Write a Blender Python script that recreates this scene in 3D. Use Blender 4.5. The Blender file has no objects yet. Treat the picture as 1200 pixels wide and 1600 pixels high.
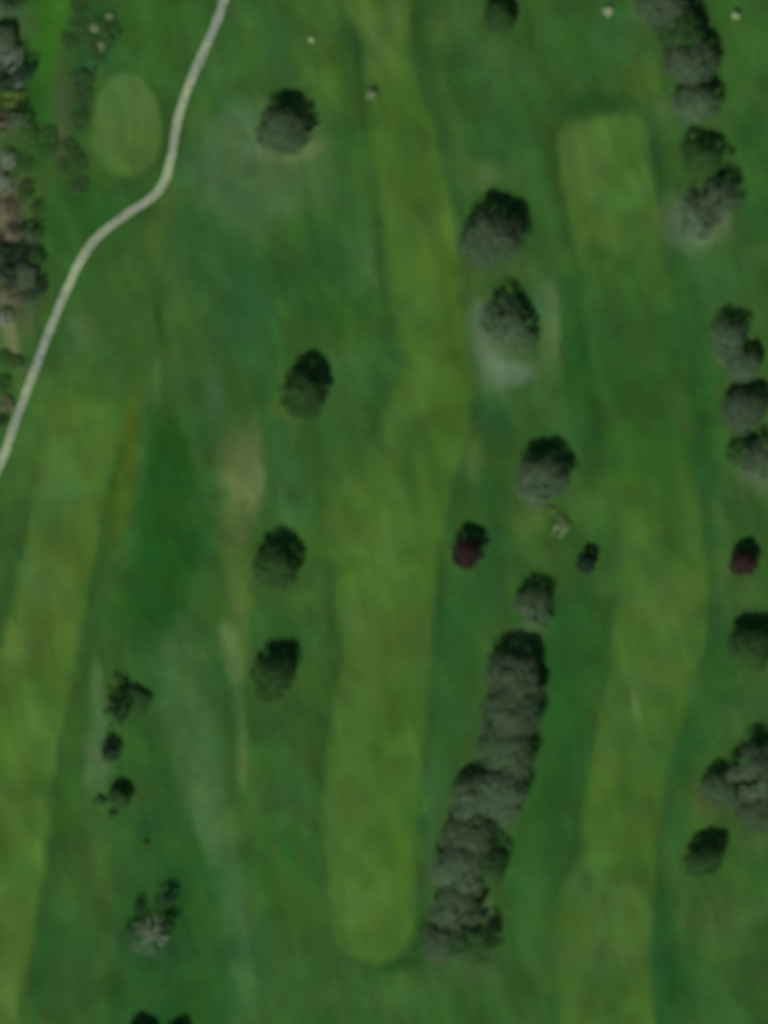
import bpy, math, random
import numpy as np

# ------------------------------------------------------------------ camera, light
SC = bpy.context.scene
COL = SC.collection
S = 0.16                                   # metres on the ground per unit of the survey grid
CAM_H = 1500.0
SUN_EL, SUN_AZ = math.radians(55), math.radians(202)   # azimuth clockwise from north (+y)

cam_d = bpy.data.cameras.new("camera")
cam_d.sensor_fit = 'VERTICAL'
cam_d.sensor_height = 36.0
cam_d.sensor_width = 36.0
cam_d.lens = 36.0 * CAM_H / (1600 * S)
cam_d.clip_start = 1.0
cam_d.clip_end = 20000.0
cam_d.dof.use_dof = True                   # the survey lens is a little out of focus
cam_d.dof.focus_distance = 150.0
cam_d.dof.aperture_fstop = 1.2
cam = bpy.data.objects.new("camera", cam_d)
cam.location = (0, 0, CAM_H)
COL.objects.link(cam)
SC.camera = cam

W = bpy.data.worlds.new("World")
SC.world = W
W.use_nodes = True
nt = W.node_tree
bg = nt.nodes["Background"]
sky = nt.nodes.new("ShaderNodeTexSky")
sky.sky_type = 'NISHITA'
sky.sun_disc = False
sky.sun_elevation = SUN_EL
sky.sun_rotation = SUN_AZ
sky.altitude = 100
sky.ozone_density = 2.0
nt.links.new(sky.outputs[0], bg.inputs[0])
bg.inputs[1].default_value = 0.05

sun_d = bpy.data.lights.new("sun", 'SUN')
sun_d.energy = 3.6
sun_d.angle = math.radians(0.5)
sun_d.color = (1.0, 0.96, 0.88)
sun = bpy.data.objects.new("sun", sun_d)
sun.rotation_euler = (math.pi / 2 - SUN_EL, 0, math.pi - SUN_AZ)
sun.location = (0, 0, 300)
COL.objects.link(sun)

SC.view_settings.view_transform = 'Standard'
SC.view_settings.look = 'None'
SC.view_settings.exposure = 0.0
SC.view_settings.gamma = 1.0

# ------------------------------------------------------------------ helpers
def X(px): return (px - 600.0) * S
def Y(py): return (800.0 - py) * S

def lin(c):
    c = np.asarray(c, dtype=float) / 255.0
    return np.where(c <= 0.04045, c / 12.92, ((c + 0.055) / 1.055) ** 2.4)

def vnoise(u, v, seed, sharp=False):
    iu = np.floor(u).astype(np.int64); iv = np.floor(v).astype(np.int64)
    fu = u - iu; fv = v - iv
    fu = fu * fu * (3 - 2 * fu); fv = fv * fv * (3 - 2 * fv)
    if sharp:
        fu = fu * fu * (3 - 2 * fu); fv = fv * fv * (3 - 2 * fv)
    def h(a, b):
        n = (a * 374761393 + b * 668265263 + seed * 1442695041) & 0xffffffff
        n = ((n ^ (n >> 13)) * 1274126177) & 0xffffffff
        return ((n ^ (n >> 16)) & 0xffff) / 32767.5 - 1.0
    a = h(iu, iv); b = h(iu + 1, iv); c = h(iu, iv + 1); d = h(iu + 1, iv + 1)
    return (a * (1 - fu) + b * fu) * (1 - fv) + (c * (1 - fu) + d * fu) * fv

def height(x, y):
    return (0.35 * np.sin(x * 0.041 + 1.3) * np.sin(y * 0.033 + 0.4)
            + 0.12 * np.sin(x * 0.11 + y * 0.06) + 0.08 * np.sin(y * 0.13 - x * 0.05 + 2))

def hz(x, y): return float(height(np.float64(x), np.float64(y)))

def smooth_closed(pts, n=6):
    P = np.array(pts, float); N = len(P); out = []
    for i in range(N):
        p0, p1, p2, p3 = P[i - 1], P[i], P[(i + 1) % N], P[(i + 2) % N]
        for k in range(n):
            t = k / n
            out.append(0.5 * ((2 * p1) + (-p0 + p2) * t + (2 * p0 - 5 * p1 + 4 * p2 - p3) * t * t
                              + (-p0 + 3 * p1 - 3 * p2 + p3) * t ** 3))
    return np.array(out)

def smooth_open(pts, n=8):
    P = np.array(pts, float)
    P = np.vstack([2 * P[0] - P[1], P, 2 * P[-1] - P[-2]]); out = []
    for i in range(1, len(P) - 2):
        p0, p1, p2, p3 = P[i - 1], P[i], P[i + 1], P[i + 2]
        for k in range(n):
            t = k / n
            out.append(0.5 * ((2 * p1) + (-p0 + p2) * t + (2 * p0 - 5 * p1 + 4 * p2 - p3) * t * t
                              + (-p0 + 3 * p1 - 3 * p2 + p3) * t ** 3))
    out.append(P[-2])
    return np.array(out)

def signed(px, py, poly):
    """signed distance (positive inside) and nearest point to a closed polygon"""
    A = poly; B = np.roll(poly, -1, axis=0)
    best = np.full(px.shape, 1e18); nx = px.copy(); ny = py.copy()
    inside = np.zeros(px.shape, bool)
    for (ax, ay), (bx, by) in zip(A, B):
        dx, dy = bx - ax, by - ay
        L = dx * dx + dy * dy + 1e-12
        t = np.clip(((px - ax) * dx + (py - ay) * dy) / L, 0, 1)
        qx = ax + t * dx; qy = ay + t * dy
        d = (px - qx) ** 2 + (py - qy) ** 2
        m = d < best
        best = np.where(m, d, best); nx = np.where(m, qx, nx); ny = np.where(m, qy, ny)
        c = ((ay > py) != (by > py)) & (px < (bx - ax) * (py - ay) / (by - ay + 1e-12) + ax)
        inside ^= c
    d = np.sqrt(best)
    return np.where(inside, d, -d), nx, ny

# ------------------------------------------------------------------ turf layout
FAIR_WEST = smooth_closed([(88, 616), (140, 618), (188, 630), (186, 680), (168, 760), (152, 860), (131, 960), (117, 1060),
    (100, 1130), (86, 1200), (77, 1300), (64, 1400), (48, 1500), (28, 1600), (10, 1720), (-120, 1720), (-120, 1200), (-30, 1080),
    (2, 1000), (22, 910), (38, 850), (50, 760), (66, 680)])
FAIR_MID = smooth_closed([(515, -120), (634, -120), (640, 0), (650, 100), (672, 170), (690, 240), (708, 320), (718, 400), (722, 480), (738, 560),
    (737, 640), (722, 720), (702, 790), (684, 870), (678, 950), (670, 1080), (657, 1200), (650, 1300), (652, 1400), (648, 1450),
    (630, 1490), (600, 1508), (560, 1500), (526, 1475), (514, 1420), (503, 1290), (510, 1200), (524, 1100), (530, 1000),
    (520, 920), (508, 850), (503, 805), (520, 770), (554, 735), (586, 686), (610, 615), (630, 550), (618, 500), (604, 420),
    (596, 330), (584, 250), (574, 180), (568, 110), (562, 55), (532, 0)])
FAIR_EAST = smooth_closed([(868, 215), (885, 190), (938, 178), (985, 175), (1006, 186), (1016, 230), (1026, 290), (1036, 380), (1051, 480),
    (1066, 560), (1079, 650), (1091, 750), (1105, 880), (1106, 980), (1091, 1060), (1066, 1130), (1046, 1200), (1030, 1300),
    (1022, 1400), (1018, 1500), (1026, 1600), (1030, 1720), (890, 1720), (880, 1600), (868, 1500), (876, 1400), (905, 1340),
    (912, 1260), (925, 1180), (940, 1100), (955, 1000), (966, 900), (965, 800), (950, 720), (932, 600), (915, 500), (900, 420),
    (886, 340), (872, 260)])
GREEN = np.array([(198 + 56 * math.cos(a) * (1 + .03 * math.sin(3 * a)), 196 + 84 * math.sin(a)) for a in np.linspace(0, 2 * math.pi, 72, endpoint=False)])

ROUGH = (49, 85, 37)
# colour of the grass itself: x, y, rx, ry, tilt(deg), colour, amount
BLOBS = [
 (75, 60, 24, 75, 5, (46, 100, 27), .9), (60, 150, 30, 60, 0, (40, 88, 30), .7), (150, 330, 30, 60, 20, (40, 82, 32), .6),
 (20, 30, 30, 30, 0, (58, 85, 48), .6), (10, 300, 22, 70, 0, (88, 92, 70), .7), (10, 520, 20, 60, -15, (88, 98, 66), .6), (30, 480, 14, 50, -20, (95, 100, 65), .5),
 (15, 390, 40, 60, 0, (52, 62, 46), .7), (15, 110, 35, 50, 0, (48, 66, 46), .6),
 (98, 150, 12, 50, 5, (62, 76, 45), .6), (95, 225, 10, 35, 5, (68, 82, 50), .6), (130, 60, 22, 60, 0, (36, 72, 34), .7), (158, 45, 28, 40, 20, (32, 68, 34), .7),
 (128, 140, 14, 50, 0, (32, 62, 32), .7), (150, 100, 35, 15, -20, (36, 82, 46), .7), (245, 30, 60, 50, 0, (45, 86, 32), .7), (225, 130, 45, 60, 20, (44, 88, 34), .5),
 (120, 300, 14, 40, 0, (34, 74, 28), .6), (200, 270, 70, 20, 0, (52, 90, 38), .6), (82, 350, 16, 60, 10, (42, 88, 32), .6),
 (400, 60, 60, 70, 10, (58, 98, 48), .6), (350, 130, 35, 40, 0, (56, 95, 42), .5), (370, 205, 40, 45, 0, (72, 104, 68), .6), (325, 260, 40, 40, 0, (62, 96, 62), .7),
 (350, 320, 50, 40, 0, (56, 92, 54), .5), (330, 165, 20, 25, 0, (50, 92, 30), .5), (500, 60, 40, 60, 10, (62, 98, 42), .5), (500, 140, 40, 60, 10, (66, 102, 40), .6),
 (480, 240, 50, 40, 0, (60, 94, 48), .6), (540, 250, 25, 70, 10, (50, 92, 40), .5), (545, 60, 14, 50, 10, (42, 82, 34), .7),
 (250, 370, 16, 60, 10, (64, 92, 40), .7), (205, 500, 26, 80, 12, (62, 94, 40), .6), (275, 430, 12, 30, 0, (76, 108, 66), .5), (275, 480, 30, 50, 0, (62, 90, 40), .5),
 (150, 500, 30, 60, 20, (58, 92, 46), .5), (115, 520, 22, 26, 0, (72, 102, 62), .6), (130, 600, 60, 40, 10, (58, 94, 42), .5), (250, 510, 7, 45, -12, (36, 74, 28), .7),
 (335, 612, 13, 40, 0, (74, 98, 74), .7), (330, 560, 25, 70, 0, (50, 84, 46), .5), (385, 480, 40, 80, 0, (40, 84, 50), .7), (310, 400, 40, 60, 0, (42, 86, 44), .6),
 (440, 420, 60, 60, 0, (40, 84, 40), .6), (530, 470, 50, 60, 0, (40, 82, 32), .6), (560, 400, 25, 60, 10, (60, 98, 58), .5), (420, 560, 25, 60, 0, (40, 86, 46), .6), (520, 400, 14, 50, 10, (40, 84, 42), .6),
 (575, 590, 40, 60, 20, (42, 86, 42), .6), (520, 600, 30, 60, 0, (52, 92, 48), .5), (450, 640, 26, 18, 0, (74, 98, 36), .7), (500, 680, 60, 30, 0, (48, 84, 36), .6),
 (205, 700, 16, 100, 5, (64, 92, 32), .8), (185, 780, 12, 60, 10, (60, 88, 32), .6), (228, 700, 12, 90, 5, (64, 100, 54), .6), (200, 850, 12, 45, 0, (62, 96, 44), .5),
 (262, 780, 36, 100, 0, (34, 80, 28), .9), (240, 900, 50, 80, 15, (36, 80, 32), .8), (225, 970, 40, 50, 0, (38, 80, 34), .6), (320, 820, 20, 80, 10, (46, 92, 46), .5),
 (385, 745, 24, 55, 5, (90, 106, 62), .85), (365, 850, 20, 50, 0, (72, 98, 46), .7), (375, 940, 16, 40, 0, (72, 98, 44), .6), (362, 1015, 15, 45, -8, (82, 108, 62), .7),
 (378, 1180, 7, 50, 0, (80, 106, 58), .6), (350, 690, 12, 40, 10, (66, 94, 56), .6), (430, 700, 30, 60, 0, (48, 90, 48), .5), (460, 780, 25, 60, 0, (56, 96, 56), .6),
 (480, 860, 20, 60, 0, (58, 96, 42), .5), (470, 940, 40, 30, 0, (64, 98, 40), .6), (420, 970, 40, 25, 0, (48, 92, 42), .5), (470, 1050, 40, 60, 0, (50, 90, 38), .5), (500, 1120, 14, 70, 0, (46, 82, 32), .6),
 (300, 1080, 60, 70, 0, (44, 86, 44), .6), (255, 1060, 18, 60, 0, (42, 86, 52), .5), (320, 1240, 28, 130, -14, (64, 98, 56), .8), (300, 1130, 25, 60, 0, (58, 96, 46), .5), (365, 1400, 25, 120, -5, (58, 96, 48), .7), (380, 1540, 18, 70, 0, (60, 98, 44), .6),
 (220, 1180, 50, 70, 0, (42, 82, 36), .6), (270, 1220, 26, 60, 0, (38, 78, 40), .6), (150, 1065, 9, 36, 0, (84, 112, 70), .7), (147, 1190, 18, 45, 0, (84, 108, 72), .8), (160, 1120, 16, 50, 0, (72, 98, 66), .6),
 (100, 1240, 12, 120, 5, (50, 84, 32), .7), (150, 1370, 40, 60, 0, (58, 88, 40), .5), (200, 1340, 40, 60, 0, (36, 76, 36), .6), (300, 1360, 40, 80, 0, (38, 82, 32), .6),
 (240, 1480, 60, 35, 0, (50, 84, 56), .6), (240, 1560, 80, 50, 0, (30, 72, 34), .8), (320, 1560, 40, 60, 0, (38, 86, 30), .6), (110, 1500, 40, 80, 0, (46, 86, 46), .5), (70, 1480, 14, 120, 5, (40, 84, 40), .6),
 (430, 1300, 60, 100, 0, (46, 88, 36), .5), (450, 1240, 20, 60, 0, (54, 94, 50), .5), (440, 1400, 40, 60, 0, (46, 88, 34), .5), (480, 1530, 60, 50, 0, (56, 92, 44), .5), (410, 1480, 22, 60, 0, (52, 92, 56), .5),
 (640, 1555, 60, 35, 0, (62, 96, 46), .7), (620, 1508, 34, 10, -12, (36, 76, 32), .8), (740, 1510, 40, 30, 0, (62, 94, 52), .6), (690, 1480, 30, 40, 0, (48, 76, 44), .5), (760, 1440, 12, 40, 10, (76, 102, 64), .6), (700, 1580, 60, 30, 0, (46, 92, 42), .5),
 (672, 1320, 12, 90, 0, (54, 98, 50), .6), (660, 1440, 10, 30, 0, (36, 74, 30), .7), (690, 1150, 25, 90, 0, (44, 90, 44), .6), (705, 1030, 30, 80, 0, (40, 88, 42), .7), (735, 930, 40, 60, 0, (42, 88, 40), .7), (690, 920, 8, 60, 0, (38, 78, 34), .6),
 (770, 880, 30, 60, 0, (38, 82, 42), .6), (860, 1080, 40, 90, 0, (38, 82, 34), .7), (890, 960, 40, 60, 0, (42, 82, 40), .7), (880, 1250, 40, 90, 0, (38, 84, 36), .7), (840, 1360, 40, 80, 0, (42, 88, 40), .6), (840, 1480, 30, 50, 0, (52, 90, 42), .6),
 (830, 815, 20, 26, 0, (74, 102, 48), .7), (820, 780, 26, 40, 0, (60, 90, 46), .6), (920, 800, 30, 30, 0, (60, 98, 40), .5), (780, 800, 16, 50, 0, (40, 76, 36), .5),
 (742, 720, 12, 40, 0, (70, 100, 52), .7), (775, 650, 30, 40, 0, (38, 80, 42), .8), (765, 760, 18, 30, 0, (34, 80, 36), .6), (765, 560, 20, 46, -12, (84, 106, 80), .8), (800, 580, 40, 16, -10, (76, 100, 70), .7),
 (745, 500, 12, 30, 0, (82, 108, 76), .6), (862, 490, 12, 50, -6, (80, 102, 68), .7), (840, 580, 30, 30, 0, (58, 88, 50), .5), (890, 560, 12, 90, -6, (38, 76, 36), .7), (905, 620, 14, 70, -8, (34, 74, 30), .6), (870, 660, 40, 40, 0, (42, 82, 40), .5),
 (760, 265, 40, 25, 0, (72, 100, 56), .6), (735, 180, 25, 80, 8, (46, 86, 38), .6), (770, 100, 40, 50, 0, (54, 90, 50), .6), (700, 40, 35, 30, 0, (66, 96, 46), .6), (800, 200, 40, 50, 0, (46, 86, 46), .5), (830, 260, 20, 60, 8, (54, 94, 46), .4),
 (775, 425, 40, 16, 0, (66, 92, 44), .6), (850, 380, 30, 60, 8, (44, 82, 34), .6), (790, 240, 10, 60, 8, (46, 84, 38), .5),
 (900, 60, 50, 60, 0, (42, 84, 36), .6), (955, 60, 30, 40, 0, (46, 92, 50), .6), (1000, 50, 22, 60, 0, (70, 100, 52), .6), (1005, 120, 26, 40, 0, (68, 96, 40), .7), (840, 60, 30, 60, 0, (54, 90, 40), .5),
 (935, 160, 70, 13, -3, (36, 74, 32), .85), (1022, 215, 10, 50, -8, (38, 78, 36), .8), (1040, 300, 12, 60, -5, (40, 82, 34), .7), (1040, 170, 16, 30, 0, (62, 88, 52), .6),
 (858, 290, 8, 100, -6, (44, 82, 38), .5), (1075, 60, 40, 90, -10, (44, 66, 40), .6), (1085, 190, 26, 12, 0, (60, 86, 42), .6),
 (1150, 60, 40, 60, 0, (50, 94, 38), .5), (1150, 140, 40, 40, 0, (54, 94, 44), .5), (1180, 220, 40, 40, 0, (42, 84, 36), .6), (1180, 330, 40, 60, 0, (42, 86, 38), .6), (1095, 345, 42, 30, -10, (82, 100, 76), .75),
 (1060, 430, 20, 60, -5, (36, 78, 32), .7), (1110, 440, 40, 40, 0, (48, 90, 50), .6), (1060, 500, 14, 60, 0, (36, 78, 34), .6), (1100, 580, 20, 60, 0, (42, 88, 40), .5), (1100, 700, 14, 100, -5, (38, 80, 34), .7),
 (1160, 600, 40, 12, -15, (70, 92, 42), .6), (1190, 752, 30, 30, 0, (88, 104, 74), .7), (1150, 780, 40, 30, 0, (56, 88, 44), .5), (1130, 860, 16, 70, 0, (62, 98, 46), .6), (1150, 930, 50, 30, 0, (60, 92, 46), .5),
 (1125, 1060, 40, 60, 0, (40, 84, 36), .6), (1170, 1110, 40, 40, 0, (56, 90, 48), .5), (1080, 1150, 25, 70, 20, (40, 84, 36), .6), (1055, 1260, 16, 90, 5, (40, 84, 36), .7), (1110, 1255, 36, 26, 10, (66, 80, 44), .7), (1180, 1300, 30, 30, 0, (62, 84, 48), .5),
 (1060, 1370, 18, 60, 0, (56, 94, 46), .5), (1040, 1500, 14, 80, 0, (36, 78, 36), .8), (1050, 1540, 40, 60, 0, (34, 78, 40), .7), (1130, 1440, 50, 50, 0, (62, 92, 46), .6), (1170, 1530, 30, 40, 0, (44, 78, 36), .7), (1150, 1590, 30, 20, 0, (58, 92, 44), .6), (1120, 1580, 40, 40, 0, (52, 94, 46), .5),
 (210, 1250, 40, 14, 0, (62, 92, 38), .4), (450, 1330, 12, 40, 0, (40, 86, 32), .5), (860, 1545, 50, 50, 0, (50, 88, 38), .5), (957, 1585, 7, 20, -8, (34, 70, 32), .8),
 (35, 700, 26, 90, 15, (62, 100, 46), .7), (75, 600, 60, 20, 0, (60, 98, 44), .5),
 (440, 232, 62, 20, -8, (84, 106, 66), .85), (425, 200, 60, 40, 0, (70, 98, 60), .6), (765, 540, 32, 60, -14, (78, 102, 72), .6), (850, 500, 20, 60, -6, (66, 96, 60), .6), (800, 585, 36, 16, -20, (80, 104, 76), .7),
 (770, 395, 50, 30, 0, (62, 90, 54), .6), (700, 1330, 30, 120, 10, (58, 84, 48), .5), (800, 1110, 50, 90, 0, (52, 80, 46), .5), (745, 1290, 45, 60, 0, (54, 78, 46), .6), (765, 1440, 10, 45, -8, (84, 108, 72), .7),
 (1088, 350, 54, 42, -10, (78, 100, 72), .85), (378, 740, 28, 60, 4, (92, 108, 64), .8), (372, 960, 14, 90, -3, (74, 100, 48), .6), (374, 1130, 9, 90, -3, (72, 100, 52), .6),
 (286, 1120, 20, 120, -12, (62, 98, 54), .5), (335, 1320, 22, 90, -16, (66, 102, 62), .7),
 (265, 820, 40, 120, 4, (32, 78, 28), .7), (195, 760, 12, 110, 8, (66, 92, 34), .7),
 (563, 90, 5, 18, -8, (44, 78, 36), .8), (565, 165, 6, 28, -8, (46, 84, 34), .7), (510, 284, 6, 7, 0, (46, 80, 38), .6), (455, 300, 90, 40, 0, (60, 92, 54), .5), (380, 300, 50, 60, 0, (64, 94, 60), .5),
 (400, 215, 50, 40, 0, (74, 104, 70), .5), (20, 450, 40, 50, 0, (66, 72, 54), .6), (25, 300, 26, 30, 0, (84, 88, 66), .6), (8, 330, 12, 26, 0, (110, 100, 78), .7), (16, 520, 10, 50, -18, (104, 108, 72), .7),
 (88, 130, 10, 60, 4, (60, 80, 42), .5), (95, 240, 8, 26, 0, (80, 86, 56), .7), (832, 985, 30, 16, -10, (68, 96, 56), .7), (1095, 375, 40, 14, -6, (78, 104, 72), .6), (280, 560, 22, 60, 0, (56, 88, 42), .6),
 (245, 600, 8, 40, 0, (72, 98, 56), .6), (305, 690, 8, 90, -4, (54, 92, 48), .5),
 # path verge
 (270, 320, 16, 30, 0, (70, 92, 42), .6),
]
# blobs on the mown turf
FBLOBS = [
 (600, 50, 50, 72, 0, (80, 114, 58), .85), (630, 150, 50, 26, 0, (62, 100, 38), .7), (620, 90, 30, 40, 0, (76, 112, 48), .6), (655, 190, 50, 60, 0, (60, 98, 36), .8), (690, 340, 25, 80, 0, (74, 106, 44), .7), (650, 300, 40, 40, 0, (62, 100, 38), .6),
 (680, 430, 40, 40, 0, (70, 104, 34), .7), (660, 480, 30, 30, 0, (64, 104, 48), .6), (690, 510, 50, 20, 0, (54, 90, 38), .7), (700, 590, 30, 70, 0, (62, 98, 34), .7), (640, 680, 30, 50, 0, (60, 98, 42), .5), (700, 680, 30, 40, 0, (60, 98, 34), .5),
 (600, 780, 60, 30, 0, (70, 110, 44), .6), (650, 750, 40, 40, 0, (56, 94, 40), .6), (590, 840, 50, 40, 0, (74, 112, 50), .6), (650, 860, 40, 60, 0, (62, 102, 40), .5), (540, 910, 40, 30, 0, (66, 104, 36), .6),
 (570, 1000, 30, 60, 0, (76, 110, 52), .6), (640, 1000, 30, 40, 0, (70, 100, 42), .6), (560, 1070, 40, 50, 0, (74, 112, 52), .5), (620, 1120, 40, 60, 0, (68, 106, 40), .6), (560, 1240, 30, 60, 0, (72, 108, 50), .5), (620, 1300, 40, 80, 0, (62, 102, 36), .7),
 (550, 1410, 34, 40, 0, (74, 116, 54), .6), (640, 1400, 16, 60, 0, (70, 108, 40), .5), (585, 1450, 30, 30, 0, (62, 98, 42), .6), (590, 1490, 40, 12, 0, (70, 110, 48), .6), (525, 1330, 14, 70, 0, (72, 112, 54), .5),
 (945, 275, 85, 90, 0, (71, 106, 49), .85), (910, 240, 36, 60, 0, (78, 112, 56), .7), (940, 200, 40, 20, 0, (78, 116, 52), .6), (985, 240, 26, 50, 0, (66, 104, 38), .6), (940, 330, 40, 40, 0, (72, 108, 48), .6), (990, 330, 30, 40, 0, (58, 102, 46), .5),
 (985, 455, 110, 62, 0, (49, 91, 38), .92), (990, 530, 110, 60, 0, (46, 88, 40), .95), (1000, 620, 110, 60, 0, (46, 88, 36), .95), (1010, 710, 110, 60, 0, (46, 90, 34), .95), (1020, 790, 80, 40, 0, (54, 96, 38), .7),
 (1030, 870, 60, 30, 0, (54, 92, 38), .6), (1040, 950, 50, 50, 0, (72, 104, 50), .6), (1000, 1020, 40, 50, 0, (66, 104, 44), .6), (1030, 1050, 40, 30, 0, (74, 104, 54), .6), (1010, 1090, 40, 20, 0, (58, 92, 42), .6),
 (995, 1105, 5, 34, -12, (88, 116, 68), .8), (960, 1130, 30, 50, 0, (62, 98, 48), .5), (970, 1260, 50, 60, 0, (62, 100, 40), .6), (990, 1340, 40, 50, 0, (58, 96, 36), .6), (960, 1430, 50, 50, 0, (74, 108, 50), .7), (930, 1400, 40, 40, 0, (68, 106, 54), .5),
 (960, 1500, 40, 30, 0, (72, 100, 50), .7), (900, 1500, 14, 30, -20, (82, 114, 60), .7), (895, 1380, 30, 20, 0, (58, 96, 46), .6), (930, 1560, 50, 40, 0, (58, 96, 42), .7),
 (60, 900, 40, 60, 10, (82, 112, 56), .6), (120, 860, 26, 60, 10, (78, 106, 42), .7), (30, 1010, 30, 40, 0, (86, 116, 58), .7), (80, 1020, 30, 50, 0, (76, 104, 44), .7), (40, 1150, 40, 60, 0, (76, 118, 52), .6), (10, 1150, 16, 50, 0, (76, 122, 46), .5),
 (20, 1260, 20, 60, 0, (76, 110, 46), .5), (60, 1290, 14, 60, 0, (74, 112, 54), .5), (20, 1420, 40, 60, 0, (70, 106, 52), .5), (30, 1360, 30, 20, 0, (62, 104, 46), .5), (20, 1540, 30, 50, 0, (78, 110, 54), .6),
 (130, 640, 40, 18, 0, (74, 116, 46), .6), (110, 700, 40, 40, 0, (72, 110, 52), .6), (150, 720, 20, 60, 10, (74, 108, 44), .6), (90, 770, 40, 50, 0, (70, 108, 58), .6),
 (198, 195, 70, 95, 0, (71, 104, 54), .85), (180, 170, 40, 50, 0, (70, 104, 57), .5), (215, 230, 24, 40, 0, (72, 104, 44), .6), (185, 215, 20, 30, 0, (68, 96, 50), .5), (210, 270, 30, 12, 0, (74, 112, 54), .5),
]

# irregular worn, lush or pale areas of turf: outline, edge softness, colour, amount
AREAS = [
 ([(232, 640), (262, 650), (300, 720), (318, 800), (314, 870), (286, 930), (262, 985), (226, 1010), (196, 990), (214, 900), (226, 800), (226, 720)], 9, (31, 78, 28), .72),
 ([(286, 955), (312, 1000), (330, 1090), (352, 1200), (360, 1320), (385, 1450), (402, 1600), (410, 1700), (362, 1700), (358, 1560), (352, 1430), (330, 1345), (292, 1270), (268, 1200), (258, 1110), (252, 1030)], 7, (62, 98, 57), .62),
 ([(232, 1160), (262, 1200), (290, 1280), (326, 1350), (350, 1440), (356, 1600), (200, 1640), (180, 1500), (196, 1380), (212, 1300), (220, 1220)], 9, (34, 76, 34), .55),
 ([(352, 690), (384, 680), (408, 720), (410, 770), (398, 820), (378, 850), (352, 820), (346, 760)], 7, (86, 103, 60), .4),
 ([(340, 980), (362, 975), (372, 1010), (374, 1060), (360, 1070), (350, 1040)], 4, (82, 108, 64), .6),
 ([(744, 480), (762, 470), (760, 520), (776, 556), (806, 570), (822, 582), (818, 604), (790, 596), (760, 572), (744, 530)], 5, (86, 110, 84), .7),
 ([(852, 450), (868, 450), (876, 500), (872, 560), (858, 540), (862, 500)], 5, (78, 104, 68), .6),
 ([(1046, 330), (1062, 318), (1090, 340), (1130, 330), (1138, 352), (1112, 372), (1088, 384), (1066, 364)], 5, (84, 104, 78), .55),
 ([(1030, 1380), (1050, 1400), (1062, 1480), (1080, 1560), (1070, 1640), (1034, 1640), (1024, 1540), (1024, 1440)], 7, (32, 76, 34), .6),
 ([(880, 960), (930, 930), (954, 960), (944, 1060), (918, 1150), (908, 1260), (880, 1330), (836, 1330), (830, 1200), (850, 1080)], 10, (36, 80, 34), .6),
 ([(880, 440), (912, 470), (940, 600), (948, 690), (920, 690), (896, 600), (880, 520)], 8, (34, 76, 32), .6),
 ([(1056, 400), (1078, 420), (1100, 540), (1112, 700), (1116, 800), (1098, 760), (1084, 640), (1066, 520)], 7, (36, 80, 34), .6),
 ([(100, 130), (112, 150), (110, 240), (98, 270), (84, 240), (92, 180)], 6, (66, 80, 48), .5),
 ([(190, 640), (212, 650), (206, 740), (186, 820), (168, 860), (172, 790), (184, 720)], 6, (62, 88, 28), .7),
 ([(330, 175), (430, 180), (480, 230), (500, 300), (420, 330), (330, 330), (290, 270), (300, 210)], 14, (64, 96, 62), .45),
 ([(395, 236), (440, 222), (500, 226), (480, 246), (440, 256), (410, 254)], 5, (88, 106, 66), .6),
]
AREAS = [(smooth_closed(p), so, co, am) for p, so, co, am in AREAS]

def blob_mix(c, px, py, blobs, warp):
    for bx, by, rx, ry, tilt, col, amt in blobs:
        m = (np.abs(px - bx) < 3 * (rx + ry)) & (np.abs(py - by) < 3 * (rx + ry))
        if not m.any(): continue
        a = math.radians(tilt)
        k = min(1.0, min(rx, ry) / 45.0)
        dx = px[m] - bx + warp[0][m] * k; dy = py[m] - by + warp[1][m] * k
        u = (dx * math.cos(a) + dy * math.sin(a)) / rx
        v = (-dx * math.sin(a) + dy * math.cos(a)) / ry
        r = np.sqrt(u * u + v * v)
        w = amt / (1 + np.exp((r - 1.0) * 5.0))
        c[m] = c[m] * (1 - w[:, None]) + np.array(col, float) * w[:, None]
    return c

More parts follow.
